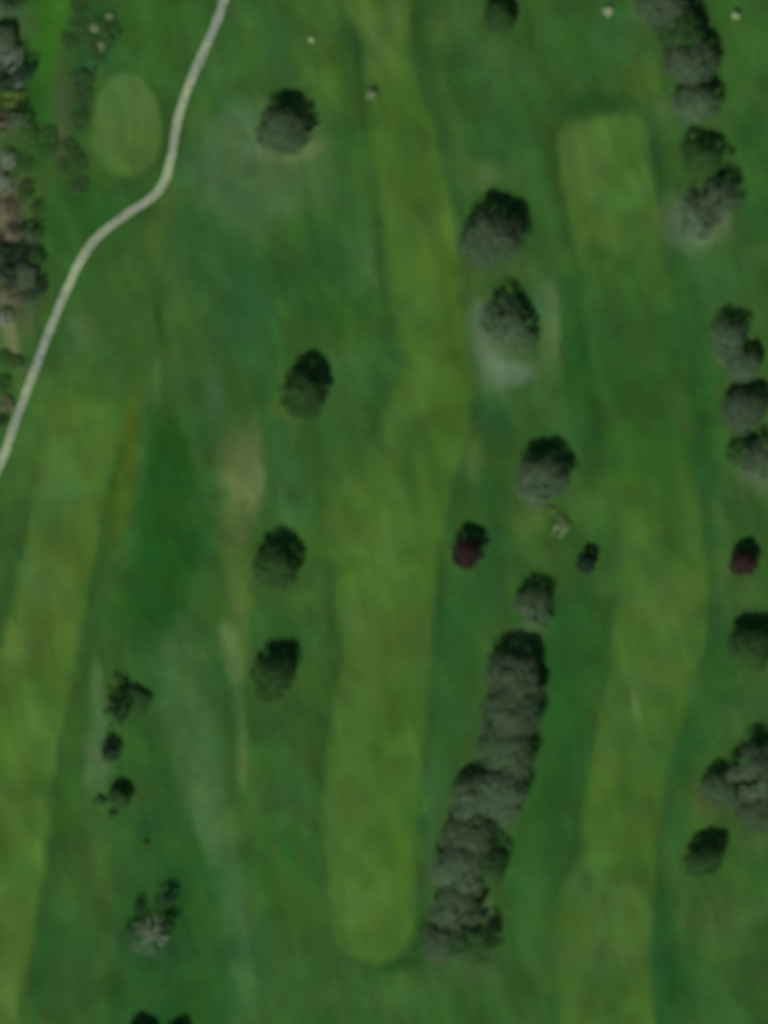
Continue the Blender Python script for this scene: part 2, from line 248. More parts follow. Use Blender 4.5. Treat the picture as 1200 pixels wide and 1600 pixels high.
def turf_colour(px, py):
    """sRGB colour of the grass at layout coordinates"""
    t = math.radians(-14)
    u = px * math.cos(t) + py * math.sin(t); v = -px * math.sin(t) + py * math.cos(t)
    u = u + 7 * vnoise(px / 50, py / 60, 51) + 3 * vnoise(px / 17, py / 21, 52); v = v + 12 * vnoise(px / 60, py / 50, 53) + 4 * vnoise(px / 15, py / 17, 54)
    warp = (14 * vnoise(px / 40, py / 60, 11) + 7 * vnoise(px / 13, py / 22, 12),
            18 * vnoise(px / 40, py / 60, 13) + 10 * vnoise(px / 13, py / 22, 14))
    c = np.tile(np.array(ROUGH, float), (px.size, 1))
    c = blob_mix(c, px, py, BLOBS, warp)
    for poly, so, co, am in AREAS:
        x0, y0 = poly.min(0) - 50; x1, y1 = poly.max(0) + 50
        m = (px > x0) & (px < x1) & (py > y0) & (py < y1)
        if not m.any(): continue
        d, _, _ = signed(px[m], py[m], poly)
        d = d + so * (1.0 * vnoise(px[m] / 11, py[m] / 16, 61) + .8 * vnoise(px[m] / 28, py[m] / 40, 62))
        ww = (am * (1 + .25 * vnoise(u[m] / 6, v[m] / 26, 63)) / (1 + np.exp(-np.clip(d / so * 2, -40, 40))))[:, None]
        c[m] = c[m] * (1 - ww) + np.array(co, float) * ww
    f = np.tile(np.array((66, 104, 43), float), (px.size, 1))
    f = blob_mix(f, px, py, FBLOBS, warp) * np.array((.96, .945, .93))
    edge = 2.0 * vnoise(px / 9, py / 12, 5) + 3.5 * vnoise(px / 30, py / 40, 6)
    softn = 1.0 + 1.0 * np.clip(vnoise(px / 70, py / 90, 7) + .2, 0, 1) + 4.0 * np.exp(-((px - 545) / 60) ** 2 - ((py - 735) / 60) ** 2) + 2.5 * np.exp(-((px - 130) / 90) ** 2 - ((py - 616) / 40) ** 2) + 2.5 * np.exp(-((px - 885) / 50) ** 2 - ((py - 1400) / 130) ** 2) + 2.0 * np.exp(-((px - 590) / 70) ** 2 - ((py - 480) / 120) ** 2)
    w = np.zeros(px.size)
    for poly, soft, k in ((FAIR_WEST, 3.5, 1), (FAIR_MID, 4.0, .95), (FAIR_EAST, 3.5, .9), (GREEN, 1.8, 1)):
        x0, y0 = poly.min(0) - 30; x1, y1 = poly.max(0) + 30
        m = (px > x0) & (px < x1) & (py > y0) & (py < y1)
        if not m.any(): continue
        d, _, _ = signed(px[m], py[m], poly)
        ww = k / (1 + np.exp(-np.clip((d - 3 + edge[m]) / (soft * softn[m]) * 2.0, -40, 40)))
        w[m] = np.maximum(w[m], ww)
        # a darker uncut collar just outside the mown edge
        col = np.clip(0.03 + 0.07 * vnoise(px[m] / 60, py[m] / 60, 8), 0, 1) * np.exp(-((d + 9) / 7.0) ** 2)
        c[m] *= (1 - col)[:, None]
    c = c * (1 - w[:, None]) + f * w[:, None]
    # mowing and growth variation
    br = (0.060 * vnoise(px / 55, py / 70, 21) + 0.045 * vnoise(u / 11, v / 62, 22)
          + 0.070 * vnoise(u / 24, v / 32, 23) + 0.016 * vnoise(u / 6, v / 26, 24)
          + 0.016 * vnoise(u / 46, v / 18, 25) + 0.012 * vnoise(px / 3.5, py / 4.5, 26))
    warmth = (3.2 * vnoise(u / 22, v / 60, 31) + 3.2 * vnoise(px / 35, py / 40, 32) + 1.6 * vnoise(u / 8, v / 18, 33))
    cool = (1.8 * vnoise(u / 26, v / 55, 41) + 1.8 * vnoise(px / 45, py / 30, 42) + 1.6 * vnoise(u / 9, v / 16, 43))
    c = c * (1 + br)[:, None]
    c[:, 0] += warmth; c[:, 2] += cool - 1.2; c[:, 0] += 1.0; c[:, 1] += 0.3 * warmth
    return np.clip(c, 4, 250)

ALB = 1.0
def set_colours(me, col_srgb):
    at = me.color_attributes.new("turf", 'FLOAT_COLOR', 'POINT')
    l = lin(col_srgb) * ALB
    rgba = np.ones((len(l), 4), np.float32); rgba[:, :3] = l
    at.data.foreach_set("color", rgba.ravel())

def mesh_from(name, V, F):
    """V (n,3) array, F (m,4) or (m,3) array"""
    me = bpy.data.meshes.new(name)
    V = np.asarray(V, np.float32); F = np.asarray(F, np.int32)
    k = F.shape[1]
    me.vertices.add(len(V)); me.vertices.foreach_set("co", V.ravel())
    me.loops.add(F.size); me.loops.foreach_set("vertex_index", F.ravel())
    me.polygons.add(len(F)); me.polygons.foreach_set("loop_start", np.arange(0, F.size, k, dtype=np.int32))
    me.update(calc_edges=True)
    return me

# ------------------------------------------------------------------ materials
def new_mat(name, rough=0.9, spec=0.1):
    m = bpy.data.materials.new(name); m.use_nodes = True
    b = m.node_tree.nodes["Principled BSDF"]
    b.inputs["Roughness"].default_value = rough
    b.inputs["Specular IOR Level"].default_value = spec
    return m, m.node_tree, b

def turf_material(name, grain, bump):
    m, t, b = new_mat(name, 0.95, 0.05)
    at = t.nodes.new("ShaderNodeAttribute"); at.attribute_name = "turf"
    tc = t.nodes.new("ShaderNodeTexCoord")
    n1 = t.nodes.new("ShaderNodeTexNoise"); n1.inputs["Scale"].default_value = 0.9; n1.inputs["Detail"].default_value = 6
    n2 = t.nodes.new("ShaderNodeTexNoise"); n2.inputs["Scale"].default_value = 9.0; n2.inputs["Detail"].default_value = 5
    t.links.new(tc.outputs["Object"], n1.inputs["Vector"]); t.links.new(tc.outputs["Object"], n2.inputs["Vector"])
    add = t.nodes.new("ShaderNodeMath"); add.operation = 'ADD'
    t.links.new(n1.outputs["Fac"], add.inputs[0]); t.links.new(n2.outputs["Fac"], add.inputs[1])
    mr = t.nodes.new("ShaderNodeMapRange")
    mr.inputs["From Min"].default_value = 0.6; mr.inputs["From Max"].default_value = 1.4
    mr.inputs["To Min"].default_value = 1 - grain; mr.inputs["To Max"].default_value = 1 + grain
    t.links.new(add.outputs[0], mr.inputs["Value"])
    mul = t.nodes.new("ShaderNodeVectorMath"); mul.operation = 'SCALE'
    t.links.new(at.outputs["Color"], mul.inputs[0]); t.links.new(mr.outputs[0], mul.inputs["Scale"])
    t.links.new(mul.outputs[0], b.inputs["Base Color"])
    bp = t.nodes.new("ShaderNodeBump"); bp.inputs["Strength"].default_value = bump; bp.inputs["Distance"].default_value = 0.05
    t.links.new(n2.outputs["Fac"], bp.inputs["Height"]); t.links.new(bp.outputs[0], b.inputs["Normal"])
    return m

M_ROUGH = turf_material("rough grass", 0.22, 0.5)
M_MOWN = turf_material("mown turf", 0.10, 0.2)

def foliage_material(name, c1, c2, trans=0.15):
    m, t, b = new_mat(name, 0.75, 0.15)
    g = t.nodes.new("ShaderNodeNewGeometry")
    tc = t.nodes.new("ShaderNodeTexCoord")
    oi = t.nodes.new("ShaderNodeObjectInfo")
    n = t.nodes.new("ShaderNodeTexNoise"); n.inputs["Scale"].default_value = 0.7; n.inputs["Detail"].default_value = 3
    t.links.new(tc.outputs["Object"], n.inputs["Vector"])
    a = t.nodes.new("ShaderNodeMath"); a.operation = 'MULTIPLY_ADD'; a.inputs[1].default_value = 0.5
    t.links.new(g.outputs["Random Per Island"], a.inputs[0]); t.links.new(n.outputs["Fac"], a.inputs[2])
    r = t.nodes.new("ShaderNodeValToRGB")
    r.color_ramp.elements[0].position = 0.40; r.color_ramp.elements[1].position = 1.0
    r.color_ramp.elements[0].color = (*lin(c1), 1); r.color_ramp.elements[1].color = (*lin(c2), 1)
    t.links.new(a.outputs[0], r.inputs[0])
    hs = t.nodes.new("ShaderNodeHueSaturation")
    mr = t.nodes.new("ShaderNodeMapRange"); mr.inputs["To Min"].default_value = 0.82; mr.inputs["To Max"].default_value = 1.15
    t.links.new(oi.outputs["Random"], mr.inputs["Value"]); t.links.new(mr.outputs[0], hs.inputs["Value"])
    t.links.new(r.outputs[0], hs.inputs["Color"]); t.links.new(hs.outputs[0], b.inputs["Base Color"])
    if trans:
        b.inputs["Roughness"].default_value = 0.8
        tr = t.nodes.new("ShaderNodeBsdfTranslucent"); t.links.new(hs.outputs[0], tr.inputs[0])
        mx = t.nodes.new("ShaderNodeMixShader"); mx.inputs[0].default_value = trans
        out = t.nodes["Material Output"]
        t.links.new(b.outputs[0], mx.inputs[1]); t.links.new(tr.outputs[0], mx.inputs[2]); t.links.new(mx.outputs[0], out.inputs[0])
    return m

def bark_material(name, c1, c2):
    m, t, b = new_mat(name, 0.9, 0.1)
    tc = t.nodes.new("ShaderNodeTexCoord")
    n = t.nodes.new("ShaderNodeTexNoise"); n.inputs["Scale"].default_value = 5; n.inputs["Detail"].default_value = 5
    r = t.nodes.new("ShaderNodeValToRGB")
    r.color_ramp.elements[0].color = (*lin(c1), 1); r.color_ramp.elements[1].color = (*lin(c2), 1)
    r.color_ramp.elements[0].position = .35; r.color_ramp.elements[1].position = .65
    t.links.new(tc.outputs["Object"], n.inputs["Vector"]); t.links.new(n.outputs["Fac"], r.inputs[0]); t.links.new(r.outputs[0], b.inputs["Base Color"])
    return m

FOL = {
 'grey':   foliage_material("grey green young leaves", (66, 90, 62), (88, 110, 80)),
 'brown':  foliage_material("brown green buds", (62, 83, 56), (80, 104, 70)),
 'olive':  foliage_material("olive leaves", (46, 80, 38), (62, 98, 48)),
 'purple': foliage_material("purple leaves", (46, 33, 33), (62, 43, 42)),
 'dark':   foliage_material("dark needles", (20, 42, 28), (32, 56, 38), 0),
 'scrub':  foliage_material("scrub leaves", (46, 84, 40), (62, 98, 48)),
 'lime':   foliage_material("yellow green leaves", (78, 108, 42), (100, 126, 54)),
 'pale':   foliage_material("pale blossom", (150, 168, 124), (190, 204, 164)),
 'cream':  foliage_material("dull cream blossom", (108, 134, 88), (136, 158, 110)),
 'brush':  foliage_material("brown grey twigs", (96, 88, 72), (126, 120, 98)),
 'mist':   foliage_material("pale grey twigs", (104, 122, 106), (136, 152, 132)),
 'twig':   foliage_material("pale twigs", (72, 94, 68), (90, 110, 82)),
}
BARK = {'brown': bark_material("brown bark", (64, 54, 42), (92, 80, 64)), 'pale': bark_material("pale grey bark", (104, 114, 100), (140, 150, 136))}

# ------------------------------------------------------------------ ground
def axis(lo, hi, step, far):
    a = list(np.arange(lo, hi + step / 2, step)); d = step; l = [a[0]]; r = [a[-1]]
    while r[-1] < far: d *= 1.35; r.append(r[-1] + d)
    d = step
    while l[-1] > -far: d *= 1.35; l.append(l[-1] - d)
    return np.array(l[:0:-1] + a + r[1:])

gx = axis(-104, 104, 0.44, 2500.0)
gy = axis(-136, 136, 0.44, 2500.0)
GX, GY = np.meshgrid(gx, gy)
NX, NY = len(gx), len(gy)
flatx, flaty = GX.ravel(), GY.ravel()
PXg, PYg = flatx / S + 600, 800 - flaty / S
fade = np.clip(1 - (np.maximum(np.abs(flatx) - 104, 0) + np.maximum(np.abs(flaty) - 136, 0)) / 300, 0, 1)
GZ = height(flatx, flaty) * fade
GC = turf_colour(PXg, PYg)
idx = np.arange(NX * NY).reshape(NY, NX)
Q = np.stack([idx[:-1, :-1], idx[:-1, 1:], idx[1:, 1:], idx[1:, :-1]], -1).reshape(-1, 4)

def structure(name, me, mat, label):
    o = bpy.data.objects.new(name, me); COL.objects.link(o)
    me.materials.append(mat); me.polygons.foreach_set("use_smooth", [True] * len(me.polygons))
    o["kind"] = "structure"; o["label"] = label; o["category"] = "ground"
    return o

me = mesh_from("ground", np.stack([flatx, flaty, GZ], -1), Q); set_colours(me, GC)
structure("ground", me, M_ROUGH, "patchy green rough grass between the fairways")

def turf_sheet(name, poly, lift, label):
    wp = np.stack([X(poly[:, 0]), Y(poly[:, 1])], -1)
    x0, y0 = wp.min(0) - 1; x1, y1 = wp.max(0) + 1
    m = (flatx > x0) & (flatx < x1) & (flaty > y0) & (flaty < y1)
    d = np.full(flatx.shape, -9.0); nx = flatx.copy(); ny = flaty.copy()
    d[m], nx[m], ny[m] = signed(flatx[m], flaty[m], wp)
    ins = d > 0
    cells = Q[ins[Q].sum(1) >= 3]
    used = np.unique(cells)
    cnt = np.zeros(NX * NY, int); np.add.at(cnt, cells.ravel(), 1)
    bnd = used[cnt[used] < 4]
    vx, vy = flatx.copy(), flaty.copy()
    b = bnd[np.abs(d[bnd]) < 0.6]
    vx[b] = nx[b]; vy[b] = ny[b]
    remap = np.full(NX * NY, -1); remap[used] = np.arange(len(used))
    V = np.stack([vx[used], vy[used], height(vx[used], vy[used]) + lift], -1)
    me = mesh_from(name, V, remap[cells])
    set_colours(me, turf_colour(vx[used] / S + 600, 800 - vy[used] / S))
    return structure(name, me, M_MOWN, label)

turf_sheet("fairway", FAIR_WEST, 0.02, "broad light green mown fairway running along the left edge")
turf_sheet("fairway", FAIR_MID, 0.02, "long light green fairway bending down the middle to a rounded end")
turf_sheet("fairway", FAIR_EAST, 0.02, "straight mown fairway with a squared top on the right")
turf_sheet("putting_green", GREEN, 0.03, "oval light green putting surface beside the gravel path")

# gravel path
m, t, b = new_mat("path gravel", 0.95, 0.1)
tc = t.nodes.new("ShaderNodeTexCoord")
n1 = t.nodes.new("ShaderNodeTexNoise"); n1.inputs["Scale"].default_value = 0.11; n1.inputs["Detail"].default_value = 2
n2 = t.nodes.new("ShaderNodeTexNoise"); n2.inputs["Scale"].default_value = 1.3; n2.inputs["Detail"].default_value = 6
t.links.new(tc.outputs["Object"], n1.inputs["Vector"]); t.links.new(tc.outputs["Object"], n2.inputs["Vector"])
r1 = t.nodes.new("ShaderNodeValToRGB")
e3 = r1.color_ramp.elements.new(.5); e3.color = (*lin((130, 140, 116)), 1)
r1.color_ramp.elements[0].position = .38; r1.color_ramp.elements[2].position = .62
r1.color_ramp.elements[0].color = (*lin((120, 134, 118)), 1); r1.color_ramp.elements[2].color = (*lin((140, 155, 122)), 1)
t.links.new(n1.outputs["Fac"], r1.inputs[0])
mr = t.nodes.new("ShaderNodeMapRange"); mr.inputs["From Min"].default_value = .3; mr.inputs["From Max"].default_value = .7
mr.inputs["To Min"].default_value = .66; mr.inputs["To Max"].default_value = 1.3
t.links.new(n2.outputs["Fac"], mr.inputs["Value"])
sc_ = t.nodes.new("ShaderNodeVectorMath"); sc_.operation = 'SCALE'
t.links.new(r1.outputs[0], sc_.inputs[0]); t.links.new(mr.outputs[0], sc_.inputs["Scale"]); t.links.new(sc_.outputs[0], b.inputs["Base Color"])
M_PATH = m
PATH = smooth_open([(470, -260), (385, -90), (352, -6), (342, 25), (325, 66), (305, 110), (288, 152), (276, 195), (269, 238), (259, 278), (243, 303), (214, 324),
    (184, 345), (155, 368), (130, 400), (110, 440), (92, 480), (74, 525), (55, 575), (38, 620), (22, 665), (4, 715), (-30, 790), (-120, 960)], 10)
def ribbon(name, pts, half, lift, mat, label):
    P = np.stack([X(pts[:, 0]), Y(pts[:, 1])], -1)
    T = np.gradient(P, axis=0); T /= np.linalg.norm(T, axis=1)[:, None]
    Nn = np.stack([-T[:, 1], T[:, 0]], -1)
    s = np.arange(len(P))
    V = []; C = 5
    wob = 0.12 * vnoise(s / 2.3, s * 0.0, 71); wob2 = 0.12 * vnoise(s / 2.1, s * 0.0 + 5, 72)
    for k in range(C):
        f = -1 + 2 * k / (C - 1)
        off = f * half + (wob if k == 0 else 0) + (wob2 if k == C - 1 else 0)
        q = P + Nn * np.reshape(off * np.ones(len(P)), (-1, 1))
        V.append(np.stack([q[:, 0], q[:, 1], height(q[:, 0], q[:, 1]) + lift - 0.03 * abs(f)], -1))
    V = np.stack(V, 1).reshape(-1, 3)
    i = np.arange(len(P) - 1)[:, None] * C + np.arange(C - 1)[None, :]
    F = np.stack([i, i + 1, i + C + 1, i + C], -1).reshape(-1, 4)
    # a short skirt seats the ribbon in the turf
    me = mesh_from(name, V, F[:, ::-1])
    return structure(name, me, mat, label)
ribbon("path", PATH, 1.05, 0.07, M_PATH, "pale gravel cart path curving down the left side")

# ------------------------------------------------------------------ trees
def crown_mesh(name, seed, kind, n_clump, per, leaf, mat):
    """unit crown: radius about 1, from z=-0.5 to about 0.9 ; leaves are small faces grouped in clumps"""
    rng = np.random.default_rng(seed)
    cs = []
    lob = rng.uniform(0, 6.28, 3)
    while len(cs) < n_clump:
        a = rng.uniform(0, 2 * math.pi)
        if kind == 'round':
            q = math.sqrt(rng.uniform(0, 1)) * (1 if rng.uniform() > .12 else 1.06)
            r = q * (1.0 + 0.09 * math.sin(2 * a + lob[0]) + 0.08 * math.sin(3 * a + lob[1]) + .06 * math.sin(5 * a + lob[2]) + .05 * math.sin(9 * a + lob[0]))
            z = 0.85 * math.sqrt(max(0, 1 - q * q)) - .12 + rng.uniform(-.22, .0) + .05 * math.sin(5 * r * math.cos(a) + lob[0]) + .05 * math.sin(6 * r * math.sin(a) + lob[1])
        elif kind == 'oval':
            z = rng.uniform(-1.0, 1.2); rr = math.sqrt(max(0.02, 1 - ((z - .0) / 1.25) ** 2)); r = rr * math.sqrt(rng.uniform(.1, 1)) * 1.0
        elif kind == 'cone':
            z = rng.uniform(-1, 1.6); rr = 0.95 * (1.65 - z) / 2.65; r = rr * math.sqrt(rng.uniform(.3, 1))
        else:   # 'loose'
            q = math.sqrt(rng.uniform(0.03, 1)); r = q * (1 + 0.18 * math.sin(2 * a + lob[0]) + 0.16 * math.sin(3 * a + lob[1]) + .1 * math.sin(5 * a + lob[2]))
            z = 0.8 * math.sqrt(max(0, 1 - q * q)) - .12 + rng.uniform(-.25, .0)
        cs.append((r * math.cos(a), r * math.sin(a), z, rng.uniform(.13, .25)))
    V = []; F = []
    for cx, cy, cz, cr in cs:
        d = rng.normal(size=(per, 3)); d /= np.linalg.norm(d, axis=1)[:, None]
        p = d * (cr * rng.uniform(.4, 1, (per, 1)) ** .5) * np.array([1, 1, .75]) + np.array([cx, cy, cz])
        dome = np.array([cx, cy, max(cz, 0) + .25]); dome = dome / np.linalg.norm(dome)
        nrm = dome * 1.0 + d * .3 + rng.normal(size=(per, 3)) * .3 + np.array([0, 0, .15]); nrm /= np.linalg.norm(nrm, axis=1)[:, None]
        t = np.cross(nrm, rng.normal(size=(per, 3))); t /= np.linalg.norm(t, axis=1)[:, None]
        bt = np.cross(nrm, t)
        s = leaf * rng.uniform(.6, 1.3, (per, 1))
        q = np.stack([p - t * s, p + bt * s * .65, p + t * s, p - bt * s * .65], 1)
        V.append(q.reshape(-1, 3))
    V = np.concatenate(V); F = np.arange(len(V)).reshape(-1, 4)
    me = mesh_from(name, V, F); me.materials.append(mat)
    return me

def tube(V, F, a, b, ra, rb, n=6):
    a = np.array(a, float); b = np.array(b, float); d = b - a; d /= np.linalg.norm(d)
    u = np.cross(d, (0.3, 0.9, 0.2)); u /= np.linalg.norm(u); v = np.cross(d, u); k = len(V)
    for c, r in ((a, ra), (b, rb)):
        for i in range(n):
            t = 2 * math.pi * i / n; V.append(tuple(c + (u * math.cos(t) + v * math.sin(t)) * r))
    for i in range(n): F.append((k + i, k + (i + 1) % n, k + n + (i + 1) % n, k + n + i))

def trunk_mesh(name, seed, kind, mat, zb):
    """unit trunk with limbs; the crown centre is z=0, the ground z=-zb"""
    rng = random.Random(seed); V = []; F = []
    top = {'cone': 1.5, 'oval': 0.8}.get(kind, 0.15)
    tube(V, F, (0, 0, -zb - .05), (0, 0, -zb * .5), .062, .05)
    tube(V, F, (0, 0, -zb * .5), (.01, .02, top * .4), .05, .034); tube(V, F, (.01, .02, top * .4), (.02, 0, top), .034, .015)
    n = 9 if kind in ('round', 'loose') else 7
    if kind == 'bare': n = 16
    for i in range(n):
        a = 2 * math.pi * i / n + rng.uniform(-.3, .3); z0 = rng.uniform(-zb * .45, top * .6)
        L = rng.uniform(.45, .75) if kind != 'cone' else .3
        e = (L * math.cos(a), L * math.sin(a), z0 + rng.uniform(.15, .5)); w = .024 if kind != 'bare' else .03
        tube(V, F, (0, 0, z0), e, w, w * .5, 5)
        for j in range(3 if kind != 'bare' else 5):
            aa = a + rng.uniform(-.9, .9); l2 = rng.uniform(.18, .36)
            tube(V, F, e, (e[0] + l2 * math.cos(aa), e[1] + l2 * math.sin(aa), e[2] + rng.uniform(-.02, .3)), w * .5, w * .15, 4)
    me = mesh_from(name, V, F); me.materials.append(mat)
    return me

LIB = {}
def lib(kind, fol, variant):
    key = (kind, fol, variant)
    if key not in LIB:
        sd = abs(hash(str(variant))) % 1 + variant * 17 + len(LIB) * 101
        spec = {'round': (170, 64, .036), 'loose': (125, 60, .034), 'sparse': (46, 44, .042), 'oval': (90, 50, .06), 'cone': (80, 36, .075), 'bush': (34, 44, .10), 'bare': (34, 12, .035)}[kind]
        shape = {'bush': 'round', 'bare': 'loose', 'sparse': 'loose'}.get(kind, kind)
        zb = {'round': 1.0, 'loose': 1.0, 'sparse': 1.0, 'oval': 1.35, 'cone': 1.15, 'bush': .55, 'bare': 1.0}[kind]
        cm = crown_mesh("crown", sd, shape, *spec[:2], spec[2], FOL[fol])
        tm = trunk_mesh("trunk", sd + 5, kind, BARK['pale' if kind == 'bare' or fol == 'twig' else 'brown'], zb)
        LIB[key] = (cm, tm, zb)
    return LIB[key]

NAMES = {'round': ('broadleaf_tree', 'tree'), 'loose': ('open_crowned_tree', 'tree'), 'sparse': ('twiggy_tree', 'tree'), 'oval': ('purple_leaved_tree', 'tree'), 'cone': ('conifer', 'tree'),
         'bush': ('bush', 'bush'), 'bare': ('bare_tree', 'tree')}
GROUPS = {}
RNG = random.Random(4)
COUNT = [0]
def plant(px, py, r, kind, fol, label, group=None, zs=1.0, sx=1.0, rot=None, variant=None, name=None):
    COUNT[0] += 1
    v = variant if variant is not None else COUNT[0] % 4
    cm, tm, zb = lib(kind, fol, v)
    R = r * S
    x, y = X(px), Y(py)
    e = bpy.data.objects.new(name or NAMES[kind][0], None); COL.objects.link(e)
    e.empty_display_size = 1
    e.location = (x, y, hz(x, y)); e.scale = (R * sx, R, R * zs)
    e.rotation_euler = (0, 0, RNG.uniform(0, 6.28) if rot is None else math.radians(rot))
    e["label"] = label; e["category"] = 'bush' if name == 'bush' else NAMES[kind][1]
    if group: e["group"] = group
    for nm, mesh in (("crown", cm), ("trunk", tm)):
        c = bpy.data.objects.new(nm, mesh); COL.objects.link(c); c.parent = e; c.location = (0, 0, zb)
    return e

G1 = "trees in the avenue between the middle and right fairways"
G2 = "trees in the line along the right edge"
G3 = "lone trees between the left and middle fairways"
G4 = "trees and scrub in the wood at the left edge"
G5 = "small pale bushes at the top"
G6 = "small trees beside the left fairway"
# lone trees
plant(442, 206, 38, 'round', 'brown', "wide brownish tree right of the gravel path's upper stretch", G3)
plant(474, 617, 36, 'round', 'olive', "olive tree casting a very black shadow, with a yellow patch at its foot", G3, zs=1.1, variant=1)
plant(430, 886, 34, 'round', 'olive', "round olive tree beside the tan dirt strip, upper of the close pair", G3, zs=1.08)
plant(427, 1058, 34, 'round', 'olive', "round olive tree beside the dirt strip, lower of the close pair", G3, zs=1.08)
plant(777, 30, 25, 'round', 'olive', "small tree with black shadow cut by the top edge, above the fairways", None, zs=1.1, variant=2)
# avenue
plant(766, 374, 43, 'round', 'grey', "large grey green tree topmost in the avenue, beside the middle fairway", G1, zs=1.05)
plant(790, 512, 38, 'loose', 'grey', "patchy grey tree standing on pale worn grass in the avenue", G1, sx=1.1, variant=12)
plant(843, 750, 40, 'round', 'grey', "broad grey tree above the pale bushes and the small conifer", G1)
plant(834, 948, 30, 'loose', 'grey', "small sparse grey tree below the small conifer", G1)
plant(802, 1058, 42, 'round', 'grey', "first tree at the upper end of the dense clump, dark arc of shadow above it", G1)
plant(798, 1112, 47, 'round', 'grey', "second tree down in the dense clump of the avenue", G1, zs=.9)
plant(790, 1172, 43, 'round', 'brown', "brownish tree third down in the dense clump", G1, zs=.9)
plant(782, 1240, 40, 'round', 'grey', "tree on the right side at the middle of the dense clump", G1)
plant(738, 1252, 36, 'round', 'grey', "smaller tree on the left side at the middle of the dense clump", G1, zs=.9)
plant(734, 1304, 41, 'round', 'brown', "brownish tree below the middle of the dense clump", G1, zs=.85)
plant(716, 1360, 42, 'round', 'grey', "grey tree on the left towards the lower end of the clump", G1, zs=.9)
plant(764, 1354, 30, 'loose', 'scrub', "small greener tree jutting out right towards the lower end of the clump", G1)
plant(712, 1412, 40, 'loose', 'grey', "sparse grey tree just above the last pair of the clump", G1)
plant(694, 1470, 34, 'loose', 'grey', "thin grey tree at the clump's lower tip, left of the last pair", G1)
plant(738, 1472, 36, 'loose', 'scrub', "thin greenish tree at the clump's lower tip, right of the last pair", G1)
# purple and conifer
G7 = "purple leaved trees"
plant(728, 864, 26, 'round', 'purple', "larger dark purple leaved tree at the edge of the middle fairway", G7, zs=1.2, sx=.9, rot=0, variant=1, name='purple_leaved_tree')
plant(1159, 880, 21, 'round', 'purple', "smaller purple brown tree right of the right fairway", G7, zs=1.2, rot=40, variant=2, name='purple_leaved_tree')
plant(915, 880, 16, 'oval', 'dark', "small dark conifer with black shadow left of the right fairway", None, zs=.95, name='conifer')
# right column
plant(1032, 12, 38, 'round', 'grey', "tree at the top edge, first of the right hand line", G2)
plant(1060, 50, 38, 'round', 'olive', "olive tree second down in the right hand line", G2, zs=.9)
plant(1078, 100, 38, 'round', 'grey', "grey tree third down in the right hand line", G2, zs=.9)
plant(1085, 162, 33, 'round', 'grey', "grey tree fourth down in the line, right of the squared fairway top", G2)
plant(1094, 252, 32, 'loose', 'olive', "olive tree with split black shadow above the pale worn patch", G2)
plant(1122, 312, 32, 'loose', 'grey', "tree with black shadow at the upper right of the pale worn patch", G2)
plant(1092, 338, 38, 'sparse', 'twig', "pale nearly bare tree on the pale worn patch by the right fairway", G2, zs=.7)
plant(1136, 532, 31, 'loose', 'grey', "upper grey tree of the close pair halfway down the right edge", G2)
plant(1160, 572, 26, 'round', 'grey', "lower smaller tree of the close pair halfway down the right edge", G2)
plant(1162, 642, 34, 'round', 'grey', "grey tree below an olive strip of grass near the right edge", G2, zs=.85)
plant(1158, 708, 24, 'loose', 'scrub', "small tree left of the pale grey tree near the right edge", G2)
plant(1190, 726, 40, 'sparse', 'twig', "pale grey tree on worn ground cut by the right edge", G2, zs=.8)
plant(1172, 1014, 34, 'round', 'olive', "round olive tree below the smaller purple tree, touching the right edge", G2)
plant(1178, 1212, 48, 'loose', 'grey', "largest crowned grey tree, cut by the right edge", G2, zs=.85)
plant(1122, 1232, 28, 'loose', 'brown', "brownish small tree at the left flank of the largest tree", G2)
plant(1180, 1262, 34, 'round', 'brown', "tree below the largest tree at the right edge", G2, zs=.8)
plant(1098, 1342, 33, 'round', 'olive', "slanting oval olive tree alone at lower right", G2, sx=.7, rot=-62, variant=3)
# left lower small trees
plant(182, 1106, 30, 'sparse', 'dark', "dark ragged tree beside the left fairway, largest of its column", G6, sx=.7, rot=5, zs=1.1)
plant(212, 1096, 22, 'loose', 'scrub', "low green tree against the right side of the dark ragged tree", G6, zs=.5)
plant(172, 1174, 15, 'loose', 'dark', "small dark tree on pale grass below the dark ragged tree", G6, zs=1.3)
plant(186, 1246, 17, 'round', 'scrub', "small round tree lowest of the column beside the left fairway", G6, zs=1.2)
plant(156, 1252, 9, 'bush', 'scrub', "little green bush left of the lowest tree of the column", G6)
plant(175, 1272, 7, 'bush', 'scrub', "tiny bush just below the lowest tree of the column", G6)
plant(228, 1318, 5, 'bush', 'scrub', "tiny green bush alone in grass above the bare tree", G6)
# bare tree and its scrub
G8 = "scrub around the bare tree"
plant(236, 1462, 34, 'bare', 'twig', "pale leafless tree with whitish limbs in dark grass at lower left", None, zs=.9)
plant(262, 1402, 15, 'sparse', 'dark', "dark slim tree topmost of the scrub round the bare tree", G8, zs=1.4)
plant(262, 1446, 13, 'sparse', 'dark', "dark slim tree right against the bare tree", G8, zs=1.8)
plant(216, 1418, 11, 'sparse', 'dark', "small dark tree upper left of the bare tree", G8, zs=1.4)
plant(212, 1450, 15, 'sparse', 'dark', "dark low tree at the left side of the bare tree", G8, zs=.9)
plant(215, 1632, 28, 'round', 'dark', "dark tree mostly below the bottom edge, only its left shadow showing", "trees at the bottom edge")
plant(272, 1634, 26, 'round', 'dark', "dark tree mostly below the bottom edge, right of its neighbour", "trees at the bottom edge")
